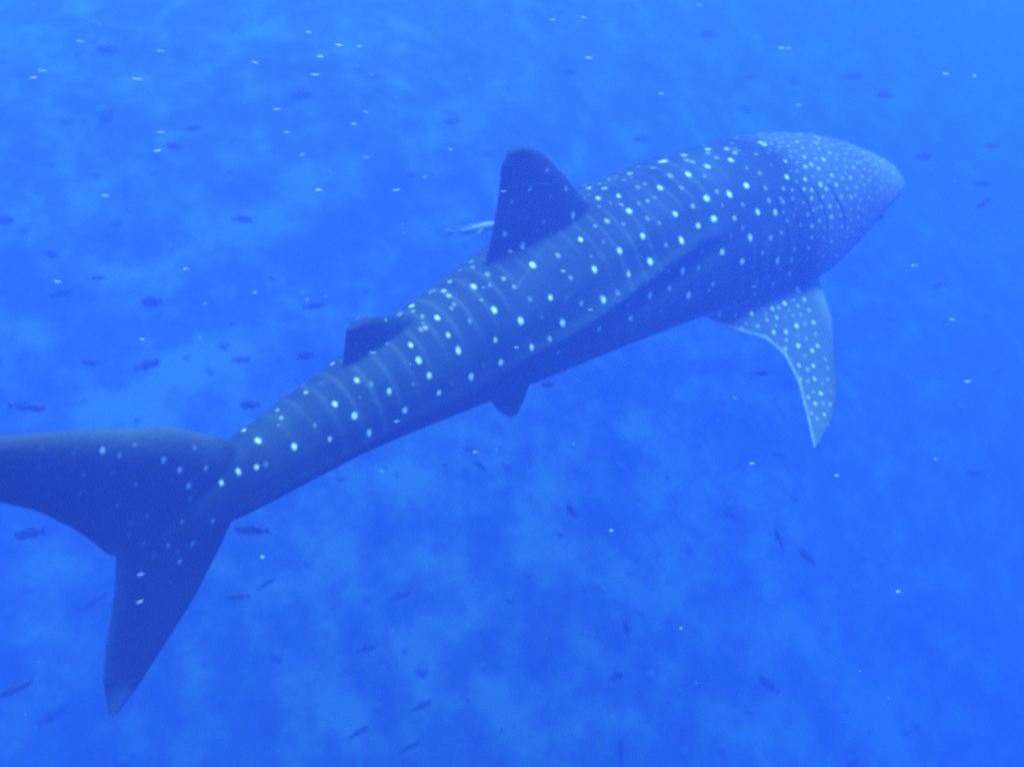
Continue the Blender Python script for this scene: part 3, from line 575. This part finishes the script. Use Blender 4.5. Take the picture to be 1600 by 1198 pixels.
    t.links.new(fn.outputs[0], bp.inputs['Height']); t.links.new(bp.outputs[0], b.inputs['Normal'])
    me.materials.append(m)
    me.name = 'body'
    body = link(bpy.data.objects.new('body', me), root)

    # gill slits: thin dark lips lying in the skin on both sides
    gm, gt, gb = new_mat('gill_slit_dark'); gb.inputs['Base Color'].default_value = (.012, .014, .018, 1); gb.inputs['Roughness'].default_value = .9
    gb.inputs['Specular IOR Level'].default_value = .05
    from mathutils.bvhtree import BVHTree
    bv = BVHTree.FromPolygons(V.tolist(), [tuple(p.vertices) for p in me.polygons])
    for line in GILLS:
        P = resample(line, 22)
        for sgn in (1, -1):
            Q = P * np.array([1, sgn, 1])
            vv, ff = [], []
            for i in range(len(Q)):
                f = i / (len(Q) - 1)
                co, nrm, _, _ = bv.find_nearest(Vector(Q[i]))
                tan = Vector(Q[min(i + 1, len(Q) - 1)] - Q[max(i - 1, 0)]).normalized()
                sidev = tan.cross(nrm).normalized()
                wdt = 0.0008 + .0080 * math.sin(math.pi * min(1, f * 1.0)) ** .6 * (1 - .55 * f)
                for (a_, h_) in ((-1, -.004), (-.6, .0035), (.6, .0050), (1, -.004)):
                    vv.append(co + sidev * (a_ * wdt) + nrm * h_)
            for i in range(len(Q) - 1):
                for j in range(3):
                    ff.append((i * 4 + j, i * 4 + j + 1, i * 4 + 5 + j, i * 4 + 4 + j))
            pv = pose(np.array([tuple(v) for v in vv])) - base
            mesh_obj('gill_slit', pv, ff, gm, root)
    # eyes: small dark domes low on the sides of the head
    em, et, eb = new_mat('shark_eye'); eb.inputs['Base Color'].default_value = (.01, .012, .016, 1); eb.inputs['Roughness'].default_value = .2
    for sgn in (1, -1):
        hit = bv.find_nearest(Vector((-.060 * TL, sgn * .6, -.06)))
        c, nrm = hit[0], hit[1]
        sp = []; fc = []
        t1 = nrm.orthogonal().normalized(); t2 = nrm.cross(t1)
        for i in range(6):
            th = i / 5 * math.pi / 2
            for j in range(14):
                a_ = j / 14 * 2 * math.pi
                sp.append(c + (t1 * math.cos(a_) + t2 * math.sin(a_)) * .030 * math.cos(th) + nrm * (.022 * math.sin(th) - .006))
        for i in range(5):
            for j in range(14):
                fc.append((i * 14 + j, i * 14 + (j + 1) % 14, (i + 1) * 14 + (j + 1) % 14, (i + 1) * 14 + j))
        mesh_obj('eye', pose(np.array([tuple(v) for v in sp])) - base, fc, em, root)
    tag(root, 'huge dark whale shark with rows of pale spots swimming to the upper right', 'whale shark')
    return root

SKIN_A = (.006, .016, .020)
SKIN_B = (.018, .040, .046)
SPOT_COL = (.70, .80, .74)
#@@END_SHARK

build_floor()
build_shark()

# ------------------------------------------------------------------ reef rubble on the sea floor
def build_rubble():
    rs = np.random.RandomState(5)
    bm = bmesh.new(); bmesh.ops.create_icosphere(bm, subdivisions=2, radius=1.0)
    base = np.array([v.co[:] for v in bm.verts]); fac = [[v.index for v in f.verts] for f in bm.faces]; bm.free()
    V, Fc, o = [], [], 0
    for k in range(900):
        x = rs.uniform(-12, 12); y = rs.uniform(-2, 22)
        if rs.rand() < .5:      # gather into patches
            c = (rs.randint(-5, 6) * 2.3, rs.randint(0, 9) * 2.4); x = c[0] + rs.normal() * .7; y = c[1] + rs.normal() * .7
        r = .02 + .07 * rs.rand() ** 2
        d = 1 + .22 * vnoise(base + rs.uniform(-9, 9, 3), k % 13, 3.1)
        p = base * d[:, None] * np.array([1, rs.uniform(.6, 1.2), rs.uniform(.45, .9)]) * r
        a = rs.uniform(0, 6.28); c_, s_ = math.cos(a), math.sin(a)
        p = np.stack([p[:, 0] * c_ - p[:, 1] * s_, p[:, 0] * s_ + p[:, 1] * c_, p[:, 2]], -1)
        z = float(floor_height(np.array([x]), np.array([y]))[0])
        V.append(p + np.array([x, y, z + .1 * r])); Fc += [[i + o for i in f] for f in fac]; o += len(base)
    m, t, b = new_mat('reef_rubble_stone')
    tc = N(t, 'ShaderNodeTexCoord'); nz = N(t, 'ShaderNodeTexNoise', i_Scale=2.2, i_Detail=6.0)
    t.links.new(tc.outputs['Object'], nz.inputs['Vector'])
    rp = N(t, 'ShaderNodeValToRGB'); e = rp.color_ramp.elements
    e[0].position = .35; e[0].color = (.05, .05, .045, 1); e[1].position = .72; e[1].color = (.13, .125, .11, 1)
    t.links.new(nz.outputs[0], rp.inputs[0]); t.links.new(rp.outputs[0], b.inputs['Base Color'])
    b.inputs['Roughness'].default_value = 1
    o_ = mesh_obj('reef_rubble', np.concatenate(V), Fc, m)
    tag(o_, 'blurred coral rubble and stones scattered over the hazy sea floor', 'reef rubble', kind='stuff')
build_rubble()

# ------------------------------------------------------------------ small fish
F_PX = 800 / math.tan(R(30))
C_FW = np.array([0, math.cos(PITCH), -math.sin(PITCH)]); C_UP = np.array([0, math.sin(PITCH), math.cos(PITCH)])

def at(px, py, dist):
    d = C_FW + np.array([1.0, 0, 0]) * (px - 800) / F_PX - C_UP * (py - 599) / F_PX
    d /= np.linalg.norm(d)
    return np.array([0, 0, CAM_Z]) + d * dist

def fish_mesh(name, h, wd, fork, dors):
    """unit-length reef fish: nose at +.5, tail tip at -.5, one mesh with its fins"""
    V, Fc = [], []
    ns, na = 18, 14
    xs = .5 - .80 * (np.linspace(0, 1, ns) ** 1.15)
    for i, x in enumerate(xs):
        u = (.5 - x) / .80
        prof_ = (math.sin(math.pi * min(1, u ** .62 * .96 + .02))) ** .85
        hh = max(.012, h * .5 * prof_) if u < .9 else max(.012, h * .5 * (.17 + .25 * (1 - u)))
        hh = max(hh, h * .5 * .16 * min(1, u * 12)); ww = max(.006, wd * .5 * prof_ ** .9)
        for j in range(na):
            a = 2 * math.pi * j / na
            V.append((x, ww * math.cos(a), hh * math.sin(a)))
    for i in range(ns - 1):
        for j in range(na):
            Fc.append((i * na + j, (i + 1) * na + j, (i + 1) * na + (j + 1) % na, i * na + (j + 1) % na))
    Fc.append(tuple(range(na))); Fc.append(tuple((ns - 1) * na + j for j in range(na - 1, -1, -1)))
    def plate(pts, th=.007, nrm=(0, 1, 0)):
        o = len(V); n = len(pts); nv = np.array(nrm) * th
        for p in pts: V.append(tuple(np.array(p) + nv))
        for p in pts: V.append(tuple(np.array(p) - nv))
        Fc.append(tuple(o + i for i in range(n))); Fc.append(tuple(o + n + i for i in range(n - 1, -1, -1)))
        for i in range(n):
            Fc.append((o + i, o + n + i, o + n + (i + 1) % n, o + (i + 1) % n))
    k = h * .5
    plate([(-.26, 0, .05 * h), (-.33, 0, .16 * h), (-.43, 0, .36 * h), (-.5, 0, .42 * h), (-.5 + .11 * fork, 0, 0), (-.5, 0, -.42 * h), (-.43, 0, -.36 * h), (-.33, 0, -.16 * h), (-.26, 0, -.05 * h)])
    plate([(.22, 0, k * .80), (.12, 0, k * (.98 + dors)), (-.05, 0, k * (.95 + dors)), (-.20, 0, k * (.62 + dors)), (-.27, 0, k * .45), (-.25, 0, k * .2), (0, 0, k * .6)])
    plate([(.0, 0, -k * .75), (-.08, 0, -k * (1.0 + dors * .8)), (-.20, 0, -k * (.66 + dors * .8)), (-.27, 0, -k * .42), (-.25, 0, -k * .2), (-.02, 0, -k * .6)])
    for sg in (1, -1):
        yb = sg * wd * .44
        plate([(.20, yb, -.03 * h), (.10, yb + sg * .07, -.16 * h), (.03, yb + sg * .085, -.26 * h), (.08, yb + sg * .03, -.22 * h), (.18, yb, -.10 * h)], .005, (0, .3, .95))
    me = bpy.data.meshes.new(name)
    me.from_pydata(V, [], Fc)
    bm = bmesh.new(); bm.from_mesh(me); bmesh.ops.recalc_face_normals(bm, faces=bm.faces[:]); bm.to_mesh(me); bm.free()
    me.polygons.foreach_set('use_smooth', [len(p.vertices) == 4 for p in me.polygons])
    return me

def fish_skin(name, a, b_):
    m, t, b = new_mat(name)
    tc = N(t, 'ShaderNodeTexCoord'); nz = N(t, 'ShaderNodeTexNoise', i_Scale=6.0, i_Detail=4.0)
    t.links.new(tc.outputs['Object'], nz.inputs['Vector'])
    mx = N(t, 'ShaderNodeMix', data_type='RGBA'); mx.inputs['A'].default_value = a + (1,); mx.inputs['B'].default_value = b_ + (1,)
    t.links.new(nz.outputs[0], mx.inputs['Factor']); t.links.new(mx.outputs['Result'], b.inputs['Base Color'])
    b.inputs['Roughness'].default_value = .6; b.inputs['Specular IOR Level'].default_value = .2
    return m

DARK = fish_skin('dark_reef_fish_skin', (.020, .023, .028), (.055, .060, .066))
PALE = fish_skin('pale_fish_skin', (.20, .22, .23), (.34, .36, .36))
EYE = fish_skin('fish_eye', (.005, .005, .006), (.01, .01, .012))
KINDS = {}
for kn, args, mt in (('oval', (.52, .17, .35, .12), DARK), ('mid', (.38, .16, .7, .15), DARK), ('slim', (.25, .13, 1.0, .10), DARK), ('pale', (.16, .10, .8, .06), PALE)):
    me_ = fish_mesh('reef_fish_' + kn, *args); me_.materials.append(mt)
    ey = bpy.data.meshes.new('eye_' + kn)
    bm = bmesh.new(); bmesh.ops.create_icosphere(bm, subdivisions=1, radius=.022); bm.to_mesh(ey); bm.free(); ey.materials.append(EYE)
    KINDS[kn] = (me_, ey, args)

def put_fish(px, py, ln, ang, kind, dist, label, group='small dark fish between the shark and the sea floor'):
    if kind != 'pale': dist = 5.2 + (dist - 5.2) * 1.8
    p = at(px, py, dist)
    zf = float(floor_height(p[0:1], p[1:2])[0]) + .3
    while p[2] < zf:
        dist -= .15; p = at(px, py, dist); zf = float(floor_height(p[0:1], p[1:2])[0]) + .3
    sp = .72
    b = R(ang)
    head = math.atan2(math.sin(b) / sp, math.cos(b))
    fore = math.hypot(math.cos(head), math.sin(head) * sp)
    size = .92 * ln * dist / F_PX / max(.6, fore)
    me_, ey, args = KINDS[kind]
    o = link(bpy.data.objects.new('pale_fish' if kind == 'pale' else 'reef_fish', me_))
    o.location = p
    rr = random.Random(int(px * 7 + py))
    o.rotation_euler = (R(rr.uniform(-14, 14)), R(rr.uniform(-10, 10)), head)
    o.scale = (size,) * 3
    for sg in (1, -1):
        e = link(bpy.data.objects.new('eye', ey), o)
        e.location = (.365, sg * args[1] * .33, args[0] * .08)
    tag(o, label, 'fish', group)

FISH = [
    (40, 635, 58, 2, 'slim', 6.3, 'slender dark fish above the left end of the tail fin'),
    (391, 632, 32, 178, 'oval', 6.2, 'rounded dark fish touching the upper edge of the tail stalk'),
    (47, 833, 40, 195, 'oval', 6.1, 'plump dark fish in the bay between both tail fin lobes'),
    (395, 828, 60, 176, 'mid', 5.9, 'largest dark fish, just right of the lower tail lobe root'),
    (373, 932, 36, 184, 'mid', 6.4, 'dark fish right of the lower tail lobe, lower of a pair'),
    (415, 912, 32, 35, 'slim', 6.5, 'dark fish rising right, upper of the pair beside the lower tail lobe'),
    (145, 940, 42, 38, 'slim', 7.0, 'faint fish left of the lower tail lobe pointing up'),
    (20, 1078, 52, 24, 'slim', 6.2, 'long dark fish at the left edge below the tail'),
    (82, 1116, 40, 40, 'mid', 7.6, 'very faint fish left of the lower tail lobe tip'),
    (478, 556, 28, 172, 'oval', 6.2, 'crisp oval fish just left of the second dorsal fin'),
    (490, 478, 34, 20, 'mid', 7.2, 'faint fish above the crisp oval fish and the second dorsal fin'),
    (238, 472, 36, 175, 'oval', 7.2, 'broad dark fish below the pale sand patch at upper left'),
    (150, 434, 28, 4, 'slim', 7.2, 'thin dark fish left of the pale sand patch at upper left'),
    (230, 570, 36, 32, 'mid', 6.8, 'dark fish rising right over the long pale sand streak'),
    (142, 567, 32, 170, 'mid', 7.4, 'blurred fish left of the long pale sand streak'),
    (376, 562, 28, 15, 'mid', 7.0, 'dark fish above the small pale sand spot left of the tail stalk'),
    (363, 506, 20, 150, 'slim', 7.0, 'tiny thin fish alone above the tail stalk'),
    (378, 343, 34, 5, 'mid', 8.0, 'lone blurred fish in the open water left of the dorsal fin'),
    (272, 229, 26, 170, 'oval', 8.2, 'faint fish at upper left, lower of two near each other'),
    (300, 201, 24, 8, 'mid', 8.4, 'faint fish at upper left, upper of two near each other'),
    (132, 190, 24, 140, 'slim', 7.8, 'small dark tilted fish at upper left beside a larger blur'),
    (165, 182, 30, 80, 'oval', 8.6, 'larger blurred fish at upper left beside a small tilted one'),
    (470, 150, 34, 15, 'mid', 8.6, 'blurred fish in the top left quarter among the drifting specks'),
    (706, 190, 26, 170, 'mid', 8.6, 'faint fish above and left of the tall dorsal fin'),
    (168, 78, 34, 175, 'mid', 9.2, 'faint fish near the top left corner, right of a bright speck'),
    (586, 120, 22, 165, 'slim', 8.8, 'small faint fish left of the faint one above the dorsal fin'),
    (428, 237, 18, 120, 'slim', 8.0, 'tiny faint fish in the middle of the upper left water'),
    (80, 398, 26, 160, 'oval', 8.0, 'round faint fish near the left edge at upper left'),
    (95, 459, 32, 20, 'mid', 7.8, 'faint fish near the left edge beneath the round one'),
    (6, 345, 26, 10, 'oval', 8.0, 'fish cut by the left edge of the picture'),
    (752, 729, 26, 150, 'oval', 7.0, 'oval fish in the water below the tail stalk, lower of two'),
    (735, 702, 22, 170, 'mid', 7.4, 'faint fish in the water below the tail stalk, upper of two'),
    (893, 799, 26, 125, 'oval', 6.6, 'dark oval fish standing steeply, below the belly midway'),
    (1043, 748, 18, 85, 'mid', 6.8, 'small upright dark fish between the belly and the pectoral fin tip'),
    (1218, 843, 32, 98, 'mid', 6.6, 'upright dark fish below the pectoral fin, left of a pair'),
    (1262, 870, 26, 130, 'oval', 6.6, 'dark round fish below the pectoral fin, right of a pair'),
    (980, 985, 30, 95, 'mid', 7.0, 'upright blurred fish at the bottom middle'),
    (962, 1057, 26, 15, 'oval', 6.6, 'dark oval fish at the bottom, under the upright blurred one'),
    (1202, 1070, 32, 140, 'oval', 7.6, 'broad blurred fish at lower right'),
    (970, 1174, 32, 84, 'mid', 6.9, 'upright fish at the bottom edge, straight below a dark oval one'),
    (1331, 1192, 26, 20, 'oval', 6.8, 'dark fish cut by the bottom edge at right'),
    (823, 902, 24, 18, 'slim', 6.9, 'thin dark fish in the lower middle, left of an upright blurred one'),
    (1028, 870, 16, 60, 'mid', 7.4, 'tiny faint fish below and right of the steep oval fish'),
    (1142, 805, 24, 150, 'oval', 8.2, 'faint fish below the tip of the pectoral fin, on its left'),
    (626, 930, 34, 28, 'mid', 6.9, 'dark fish rising right in the lower middle'),
    (572, 1013, 34, 18, 'mid', 7.2, 'blurred fish at lower middle below the rising one'),
    (657, 1103, 36, 26, 'mid', 7.2, 'blurred fish at the lower middle, highest of three near the bottom'),
    (561, 1143, 32, 24, 'mid', 7.1, 'blurred fish near the bottom, leftmost of three'),
    (639, 1167, 36, 22, 'slim', 6.6, 'darkest of three fish near the bottom'),
    (1190, 583, 26, 8, 'mid', 6.6, 'dark fish under the trailing edge of the pectoral fin'),
    (1217, 710, 22, 170, 'mid', 7.6, 'faint fish just left of the pectoral fin tip'),
    (856, 601, 22, 172, 'oval', 6.4, 'small dark fish under the belly beside the pelvic fin'),
    (1525, 740, 28, 160, 'mid', 8.2, 'faint fish at the right, upper of two'),
    (1487, 766, 24, 38, 'slim', 8.6, 'faint tilted fish at the right, lower of two'),
    (1536, 318, 30, 28, 'oval', 7.8, 'dark blurred fish right of the snout, lowest of three'),
    (1535, 287, 24, 172, 'mid', 8.2, 'faint fish right of the snout, middle of three'),
    (1443, 245, 26, 4, 'oval', 8.0, 'faint fish just above and right of the snout tip'),
    (1551, 228, 20, 170, 'mid', 8.6, 'faint fish right of the snout, highest of three'),
    (1466, 445, 28, 18, 'mid', 8.4, 'faint fish right of the head, below snout height'),
    (1331, 119, 28, 3, 'mid', 9.0, 'faint fish in the open water high above the head'),
    (1383, 149, 22, 170, 'oval', 9.2, 'faint fish above the snout, right of another'),
    (1173, 121, 20, 175, 'mid', 9.2, 'faint fish above the shoulders, left of another'),
    (1240, 128, 20, 6, 'mid', 9.6, 'very faint fish above the back of the head'),
    (1165, 171, 22, 120, 'mid', 9.2, 'faint fish close above the shoulders'),
    (1003, 217, 26, 172, 'mid', 8.4, 'blurred fish between the dorsal fin and the back'),
    (890, 113, 22, 10, 'mid', 9.0, 'faint fish above the tall dorsal fin'),
    (1108, 54, 24, 175, 'oval', 9.4, 'very faint fish near the top edge above the shoulders'),
    (1560, 580, 24, 30, 'mid', 8.8, 'very faint fish at the right edge at mid height'),
    (403, 776, 28, 160, 'mid', 5.2, 'dark fish tucked under the root of the tail fin'),
    (425, 435, 18, 150, 'mid', 7.8, 'small faint fish left of the sand mound above the second dorsal fin'),
]
for f_ in FISH: put_fish(*f_)
put_fish(738, 358, 95, 14, 'pale', 6.3, 'pale slender fish half hidden behind the tall dorsal fin', None)

# ------------------------------------------------------------------ drifting specks in the water
def build_specks():
    rs = np.random.RandomState(77)
    ring = 6
    V, Fc = [], []
    def speck(c, ln, r, tilt, yaw):
        d = np.array([math.cos(tilt) * math.cos(yaw), math.cos(tilt) * math.sin(yaw), math.sin(tilt)])
        u = np.cross(d, [0, .3, 1]); u /= np.linalg.norm(u); v = np.cross(d, u)
        o = len(V)
        k1, k2 = rs.uniform(.6, 1.1, 2)
        V.append(tuple(c - d * ln / 2))
        for (f, q) in ((-.22, k1), (.2, k2)):
            for j in range(ring):
                a = 6.2832 * j / ring
                V.append(tuple(c + d * ln * f + (u * math.cos(a) + v * math.sin(a)) * r * q * rs.uniform(.75, 1.15)))
        V.append(tuple(c + d * ln / 2))
        for j in range(ring):
            j2 = (j + 1) % ring
            Fc.append((o, o + 1 + j2, o + 1 + j)); Fc.append((o + 1 + j, o + 1 + j2, o + 1 + ring + j2, o + 1 + ring + j))
            Fc.append((o + 1 + ring + j, o + 1 + ring + j2, o + 1 + 2 * ring))
    for k in range(1300):
        c = np.array([rs.uniform(-6, 6), rs.uniform(.6, 9), rs.uniform(CAM_Z - 5, CAM_Z + .9)])
        if np.linalg.norm(c - np.array([0, 0, CAM_Z])) < 3.0: continue
        if rs.rand() < .55 and (c[0] > .2 or c[2] < CAM_Z - 2.6): continue
        q = rs.rand() ** 2
        speck(c, .006 + .016 * q, .0006 + .0009 * q, rs.normal() * .16 - .06, rs.normal() * .25)
    for (px, py, ln, tl) in SPECKS:
        dist = 3.4 if px < 430 and py > 640 else 3.9 + .45 * rs.rand()
        speck(at(px, py, dist), 1.05 * ln * dist / F_PX, (.6 + .5 * rs.rand()) * dist / F_PX, R(tl), rs.normal() * .15)
    m, t, b = new_mat('drifting_speck'); b.inputs['Base Color'].default_value = (.62, .66, .63, 1); b.inputs['Roughness'].default_value = .8
    b.inputs['Subsurface Weight'].default_value = 0
    o = mesh_obj('drifting_specks', V, Fc, m)
    tag(o, 'tiny pale specks drifting through the blue water', 'specks', kind='stuff')

# larger flakes close to the camera: image position, length, tilt
SPECKS = [(125, 65, 14, -6), (65, 111, 16, 0), (52, 122, 12, 0), (215, 124, 17, -8), (250, 80, 16, 0), (398, 98, 12, -14), (433, 171, 14, -6), (493, 117, 16, -6),
    (482, 51, 9, -6), (530, 71, 13, -5), (562, 73, 8, -5), (500, 89, 12, 0), (448, 207, 12, -6), (250, 207, 15, 0), (246, 236, 12, 0), (472, 242, 8, -6), (553, 194, 10, -12),
    (573, 246, 9, -12), (704, 234, 8, -20), (664, 277, 7, 0), (497, 297, 14, 0), (619, 297, 13, 0), (572, 175, 10, -10), (90, 440, 14, 3), (164, 306, 12, 0), (787, 299, 11, 2),
    (1222, 76, 12, -10), (1232, 76, 8, 6), (863, 31, 12, 0), (912, 28, 10, -10), (920, 91, 12, -6), (1248, 165, 10, 0), (1092, 8, 11, -5), (1033, 147, 9, 0), (1478, 116, 9, 0), (1523, 119, 7, 0),
    (1428, 415, 14, 4), (1512, 596, 13, 0), (1487, 500, 9, -15), (1462, 717, 7, -15), (1307, 743, 9, -12), (1149, 622, 7, -15), (1175, 724, 9, -4), (955, 829, 6, -5), (1064, 981, 6, 0), (1403, 924, 7, 0),
    (220, 897, 13, 12), (218, 940, 12, 18), (605, 537, 8, 0), (582, 551, 13, 0), (752, 469, 8, -2), (922, 484, 9, 2), (880, 424, 9, -8), (742, 706, 9, 6), (620, 658, 10, 8), (797, 393, 8, -10),
    (755, 449, 8, 0), (807, 543, 9, -2), (971, 320, 9, -8), (480, 468, 6, -3), (320, 475, 7, 0), (398, 457, 8, 0), (290, 420, 9, 8), (222, 530, 10, 0), (660, 505, 8, 0), (410, 870, 7, 0)]
build_specks()

# ------------------------------------------------------------------ the water itself
def build_water():
    x0, x1, y0, y1, z0, z1 = -92, 92, -22, 162, -12.5, CAM_Z + 1.2
    v = [(x, y, z) for z in (z0, z1) for y in (y0, y1) for x in (x0, x1)]
    f = [(0, 2, 3, 1), (4, 5, 7, 6), (0, 1, 5, 4), (2, 6, 7, 3), (0, 4, 6, 2), (1, 3, 7, 5)]
    m = bpy.data.materials.new('sea_water'); m.use_nodes = True
    t = m.node_tree; t.nodes.clear()
    out = N(t, 'ShaderNodeOutputMaterial')
    pv = N(t, 'ShaderNodeVolumePrincipled')
    pv.inputs['Color'].default_value = WATER_COL + (1,)
    pv.inputs['Absorption Color'].default_value = WATER_ABS + (1,)
    pv.inputs['Density'].default_value = WATER_DENS
    pv.inputs['Anisotropy'].default_value = WATER_G
    t.links.new(pv.outputs[0], out.inputs['Volume'])
    o = mesh_obj('haze', v, f, m, smooth=False)
    tag(o, 'deep blue sea water fading everything with distance', 'sea water', kind='stuff')
build_water()
